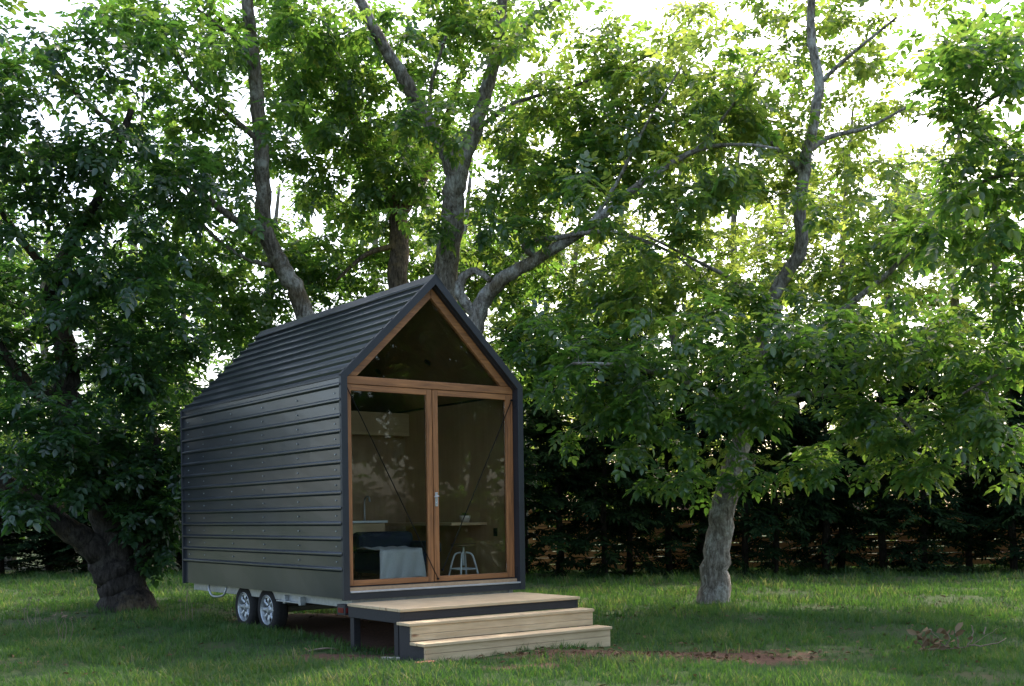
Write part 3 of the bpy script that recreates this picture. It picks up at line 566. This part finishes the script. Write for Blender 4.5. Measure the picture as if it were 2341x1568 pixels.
# chassis
ch=MB(); ch.box(.10,.06,.43,.16,L-.05,.53); ch.box(W-.16,.06,.43,W-.10,L-.05,.53)
for y in(.08,1.0,2.0,3.3,4.4): ch.box(.161,y,.44,W-.161,y+.06,.52)
ch.build('chassis','galv',house,bevel=.004)
hg=MB(); hg.box(.05,1.60,.40,.099,1.66,.50); hg.box(.03,1.2,.42,.10,1.8,.436); hg.box(.03,1.15,.40,.10,1.2,.50); hg.build('mudguard_bracket','galv',house,bevel=.003)
pts,rd=smoothpath([(.05,3.35,.52),(.03,3.4,.42),(.03,3.6,.385),(.03,3.8,.39),(.03,3.9,.46),(.05,3.95,.52)],[.014]*6,5); MB().tube(pts,rd,10).build('stabiliser_tube','galv',house,smooth=True)
pts,rd=smoothpath([(.4,L,.48),(1.2,L+1.2,.48)],[.035]*2,2); db=MB(); db.tube(pts,rd,8); pts,rd=smoothpath([(2.0,L,.48),(1.2,L+1.2,.48)],[.035]*2,2); db.tube(pts,rd,8); db.build('drawbar','galv',house)
tl=empty('tail_light',(0,0,0)); tl.parent=house
MB().box(.0,.02,.36,.09,.20,.475).build('housing','black',tl,bevel=.006); MB().box(-.006,.05,.385,-.0005,.17,.44).build('red_lens','red',tl,bevel=.002); MB().box(.012,.012,.385,.082,.0195,.44).build('red_lens','red',tl,bevel=.002)
def wheel(y,side):
    wt=empty('wheel',(.17 if side==0 else W-.17,y,.285)); wt.parent=house; wt.scale=(.95,.91,.91)
    if side: wt.rotation_euler=(0,0,math.pi)
    MB().lathe([(.20,.09),(.245,.095),(.285,.09),(.31,.065),(.314,.03),(.314,-.03),(.31,-.065),(.285,-.088),(.245,-.092),(.205,-.085)],(0,0,0),'x',36).build('tyre','tyre',wt,smooth=True)
    rm=MB(); rm.lathe([(.206,-.086),(.2,-.089),(.192,-.08),(.182,-.045),(.178,.0),(.2,.085)],(0,0,0),'x',36)
    rm.lathe([(.0,-.075),(.035,-.075),(.042,-.06),(.06,-.05),(.075,-.035),(.08,-.02)],(0,0,0),'x',24)
    for k_ in range(8):
        a=2*math.pi*k_/8; c,s=math.cos(a),math.sin(a); p=[]
        for r_,hw,xx in((.07,.030,-.045),(.13,.022,-.062),(.187,.026,-.052)):
            p.append([(xx,r_*c-hw*s,r_*s+hw*c),(xx-.014,r_*c-hw*.35*s,r_*s+hw*.35*c),(xx-.014,r_*c+hw*.35*s,r_*s-hw*.35*c),(xx,r_*c+hw*s,r_*s-hw*c)])
        rm.sheet(p)
    rm.build('rim','galv',wt)
    bk=MB(); bk.lathe([(0,.0),(.176,.0)],(0,0,0),'x',24); bk.build('brake_plate','black',wt)
for side in(0,1):
    for y in(2.20,2.90): wheel(y,side)
ax=MB()
for y in(2.20,2.90): ax.tube([(.2,y,.285),(W-.2,y,.285)],.035,8)
ax.build('axle','galv',house)
# ---------------------------------------------------------------- deck and steps
st=empty('timber_steps',(HX,HY,.012),HA,label='pale timber entry deck with two broad steps in front of the glass doors',cat='steps')
db=MB(); nb=8; bw=1.10/nb
for i in range(nb): db.box(random.uniform(-.004,.004),-1.12+i*bw,.452,2.35+random.uniform(-.004,.004),-1.12+(i+1)*bw-.007,.482)
db.build('deck_boards','pine',st,bevel=.004)
MB().box(.012,-1.10,.335,.05,-.03,.4505).build('fascia','black',st,bevel=.003); MB().box(2.30,-1.10,.335,2.338,-.03,.4505).build('fascia','black',st,bevel=.003)
MB().box(.051,-1.10,.36,2.299,-1.062,.4505).build('fascia','black',st,bevel=.003)
for a,b in((.03,-.12),(2.25,-.12),(.06,-.98),(2.22,-.98)): MB().box(a,b,-.06,a+.08,b+.08,.334).build('leg','black',st,bevel=.003)
def boards(nm,x0,x1,ys_,z0,z1):
    for i,(a,b) in enumerate(ys_):
        MB().box(x0+random.uniform(-.006,.006),a,z0,x1+random.uniform(-.006,.006),b,z1).build(nm,'pine',st,bevel=.004)
boards('tread',-.03,2.37,[(-1.345,-1.232),(-1.227,-1.104)],.327,.357)
boards('tread',-.03,2.40,[(-1.60,-1.478),(-1.473,-1.352)],.147,.177)
for z0,z1 in((.2465,.3255),(.179,.244)): MB().box(0,-1.33,z0,2.355,-1.302,z1).build('riser','pine',st,bevel=.003)
for z0,z1 in((.075,.1455),(-.04,.072)): MB().box(0,-1.582,z0,2.385,-1.554,z1).build('riser','pine',st,bevel=.003)
for a in(-.0,2.32):
    MB().prism([(-1.10,-.05),(-1.552,-.05),(-1.552,.145),(-1.3,.145),(-1.3,.325),(-1.10,.325)],a,a+.03,'x').build('stringer','black',st)
# ---------------------------------------------------------------- loose furniture inside
def hw(a,b,z): x,y=hloc(a,b); return (x,y,z)
sto=empty('stool',hw(2.02,.70,ZF),HA,label='white metal stool with round dark timber seat behind the right glass door',cat='stool')
MB().lathe([(0,.385),(.15,.385),(.16,.395),(.16,.41),(.15,.42),(0,.42)],(0,0,0),'z',24).build('seat','seat',sto)
MB().tube([(0,0,.15),(0,0,.384)],.016,10).build('screw_post','alu',sto)
for k_ in range(4):
    a=math.pi/4+k_*math.pi/2; c,s=math.cos(a),math.sin(a)
    pts,rd=smoothpath([(.03*c,.03*s,.31),(.10*c,.10*s,.29),(.14*c,.14*s,.2),(.19*c,.19*s,0)],[.012]*4,4); MB().tube(pts,rd,8).build('leg','white',sto,smooth=True)
rg=MB(); pts=[(.16*math.cos(a),.16*math.sin(a),.11) for a in[2*math.pi*i/24 for i in range(25)]]; rg.tube(pts,.009,6,cap=False).build('foot_ring','white',sto,smooth=True)
sf=empty('armchair',hw(1.32,1.15,ZF),HA,label='low navy armchair inside the cabin behind the left glass door',cat='armchair')
MB().box(-.4,-.35,.08,.4,.35,.34).build('seat','navy',sf,bevel=.05); MB().box(-.4,.2,.3,.4,.42,.58).build('backrest','navy',sf,bevel=.06)
MB().box(.32,-.36,.3,.46,.24,.46).build('arm','navy',sf,bevel=.05)
for a in(-.35,.31):
    for b in(-.3,.3): MB().box(a,b,0,a+.04,b+.04,.079).build('leg','seat',sf)
bl=MB(); rows=[]
for i in range(22):
    t=i/21; r_=[]
    for j in range(16):
        u=-.36+.58*j/15; f=.014*math.sin(j*1.3+i*.25)
        if t<.4: r_.append((u+.02*math.sin(i),.18-.56*t/.4,.365+f*.5+.02*math.exp(-((t-.1)/.1)**2)))
        else:
            q=(t-.4)/.6; r_.append((u*(1+.12*q),-.385-.03*q+f*1.3,.365-.345*q*(1+.05*math.sin(j*.9))))
    rows.append(r_)
bl.sheet(rows); bo=bl.build('throw_blanket','throw',None,smooth=True); bo.location=hw(1.24,1.15,ZF); bo.rotation_euler=(0,0,HA)
sm_=bo.modifiers.new('thickness','SOLIDIFY'); sm_.thickness=.012; sm_.offset=1
tag(bo,'white knitted throw draped over the front of the navy armchair','blanket')
pp=empty('potted_plant',hw(2.12,.80,1.336),HA,label='small succulent in a pale clay pot on the desk shelf',cat='potted plant')
MB().lathe([(0,.0),(.05,.0),(.068,.05),(.07,.085),(.062,.085),(.058,.07),(0,.07)],(0,0,0),'z',20).build('pot','pot',pp,smooth=True)
n=26; ang=rng.uniform(0,6.28,n)
cloud('leaves','leaf',pp,np.stack([.02*np.cos(ang),.02*np.sin(ang),np.full(n,.075)],1),np.stack([np.cos(ang),np.sin(ang),rng.uniform(.3,1.6,n)],1),np.stack([-np.cos(ang)*.5,-np.sin(ang)*.5,np.ones(n)],1),rng.uniform(.5,.8,n),rng.uniform(.3,.8,n),ONE)
# ---------------------------------------------------------------- small things on the grass
def weed(px,py,n,hmax,label):
    Y=(H+.0)*FX/(py-1177-(PX-px)*.014) ; b=at(px,py,Y); b.z=0
    r_=empty('dry_weed',b,label=label,cat='weed')
    for i in range(n):
        a=random.uniform(0,6.28); h=hmax*random.uniform(.55,1); sp=random.uniform(.1,.35)*h; o=Vector((random.gauss(0,.06),random.gauss(0,.06),-.02))
        tip=o+Vector((math.cos(a)*sp,math.sin(a)*sp,h)); mid=o.lerp(tip,.5)+Vector((random.gauss(0,.02),random.gauss(0,.02),.03))
        pts,rd=smoothpath([o,mid,tip],[.0035,.003,.002],4); MB().tube(pts,rd,5).build('stem','stick',r_)
        hd=MB()
        for k_ in range(9):
            v=Vector((random.gauss(0,1),random.gauss(0,1),random.gauss(.6,.7))).normalized()*random.uniform(.015,.035); hd.tube([tip,tip+v*.6,tip+v],[.0015,.0025,.0045],5)
        hd.build('seed_head','stick',r_)
weed(150,1478,5,.5,'dry brown weed stalks with seed heads, nearest the lower left corner')
weed(75,1440,4,.45,'thin dry weed stalks at the far left below the old walnut')
weed(430,1432,4,.55,'dry weed stalks with seed heads beside the trailer wheels')
b=at(2190,1510,11.0); b.z=.0
br=empty('dead_branch',b,label='forked dead branch with curled brown leaves lying on the lawn at lower right',cat='branch')
mb=MB()
for pts in([(-.38,.1,.02),(-.12,.03,.05),(.10,0,.07),(.24,-.05,.17),(.36,-.07,.25)],[(.10,0,.07),(.17,.05,.17),(.16,.08,.27)],[(-.1,.03,.05),(-.2,.0,.16),(-.27,.02,.24)],[(-.12,.03,.05),(-.08,.0,.15),(-.11,.02,.22)],[(.24,-.05,.17),(.27,.0,.25)],[(-.3,.08,.03),(-.38,.03,.12)],[(.0,.02,.06),(.04,.1,.14),(.02,.12,.2)],[(.12,-.02,.08),(.28,-.16,.1),(.4,-.2,.16)]):
    p,rd=smoothpath(pts,[max(.0025,.0075-.0015*i) for i in range(len(pts))],4)
    p=[q+Vector((random.gauss(0,.006),random.gauss(0,.006),random.gauss(0,.006))) for q in p]; mb.tube(p,rd,6,noise=.1)
mb.build('stem','stick',br,smooth=True)
n=46; ang=rng.uniform(0,6.28,n)
cloud('dry_leaves','litter',br,np.stack([rng.normal(-.18,.14,n),rng.normal(0,.08,n),rng.uniform(.03,.24,n)],1),np.stack([np.cos(ang),np.sin(ang),rng.normal(0,.7,n)],1),rng.normal(0,1,(n,3)),rng.uniform(.6,1.1,n),rng.uniform(.6,1,n),ONE)
def lying(name,px,py,pts,r0,label,cat,mat='stick'):
    Y=H*FX/(py-1177-(PX-px)*.014); b=at(px,py,Y); b.z=0
    p,rd=smoothpath(pts,[r0*(1-.15*i) for i in range(len(pts))],4); o=MB().tube(p,rd,7,noise=.12).build(name,mat,None,smooth=True); o.location=b; tag(o,label,cat); return o
lying('fallen_stick',735,1492,[(-.15,-.08,.02),(-.05,.0,.035),(.06,.05,.04),(.12,.08,.03)],.012,'short dead stick lying in the grass left of the deck leg','stick')
o=MB().box(-.09,-.03,0,.09,.03,.03).build('timber_offcut','offcut',None,bevel=.005); q=at(893,1508,11.0); o.location=(q.x,q.y,.01); o.rotation_euler=(0,.05,.15); tag(o,'pale timber offcut on the ground beside the black step side','offcut')
o=MB().box(-.1,-.05,0,.1,.05,.07).build('brick','brick',None,bevel=.006); x,y=hloc(-.06,-1.66); o.location=(x,y,-.035); o.rotation_euler=(0,0,HA+.1); tag(o,'red brick half sunk under the front corner of the steps','brick')
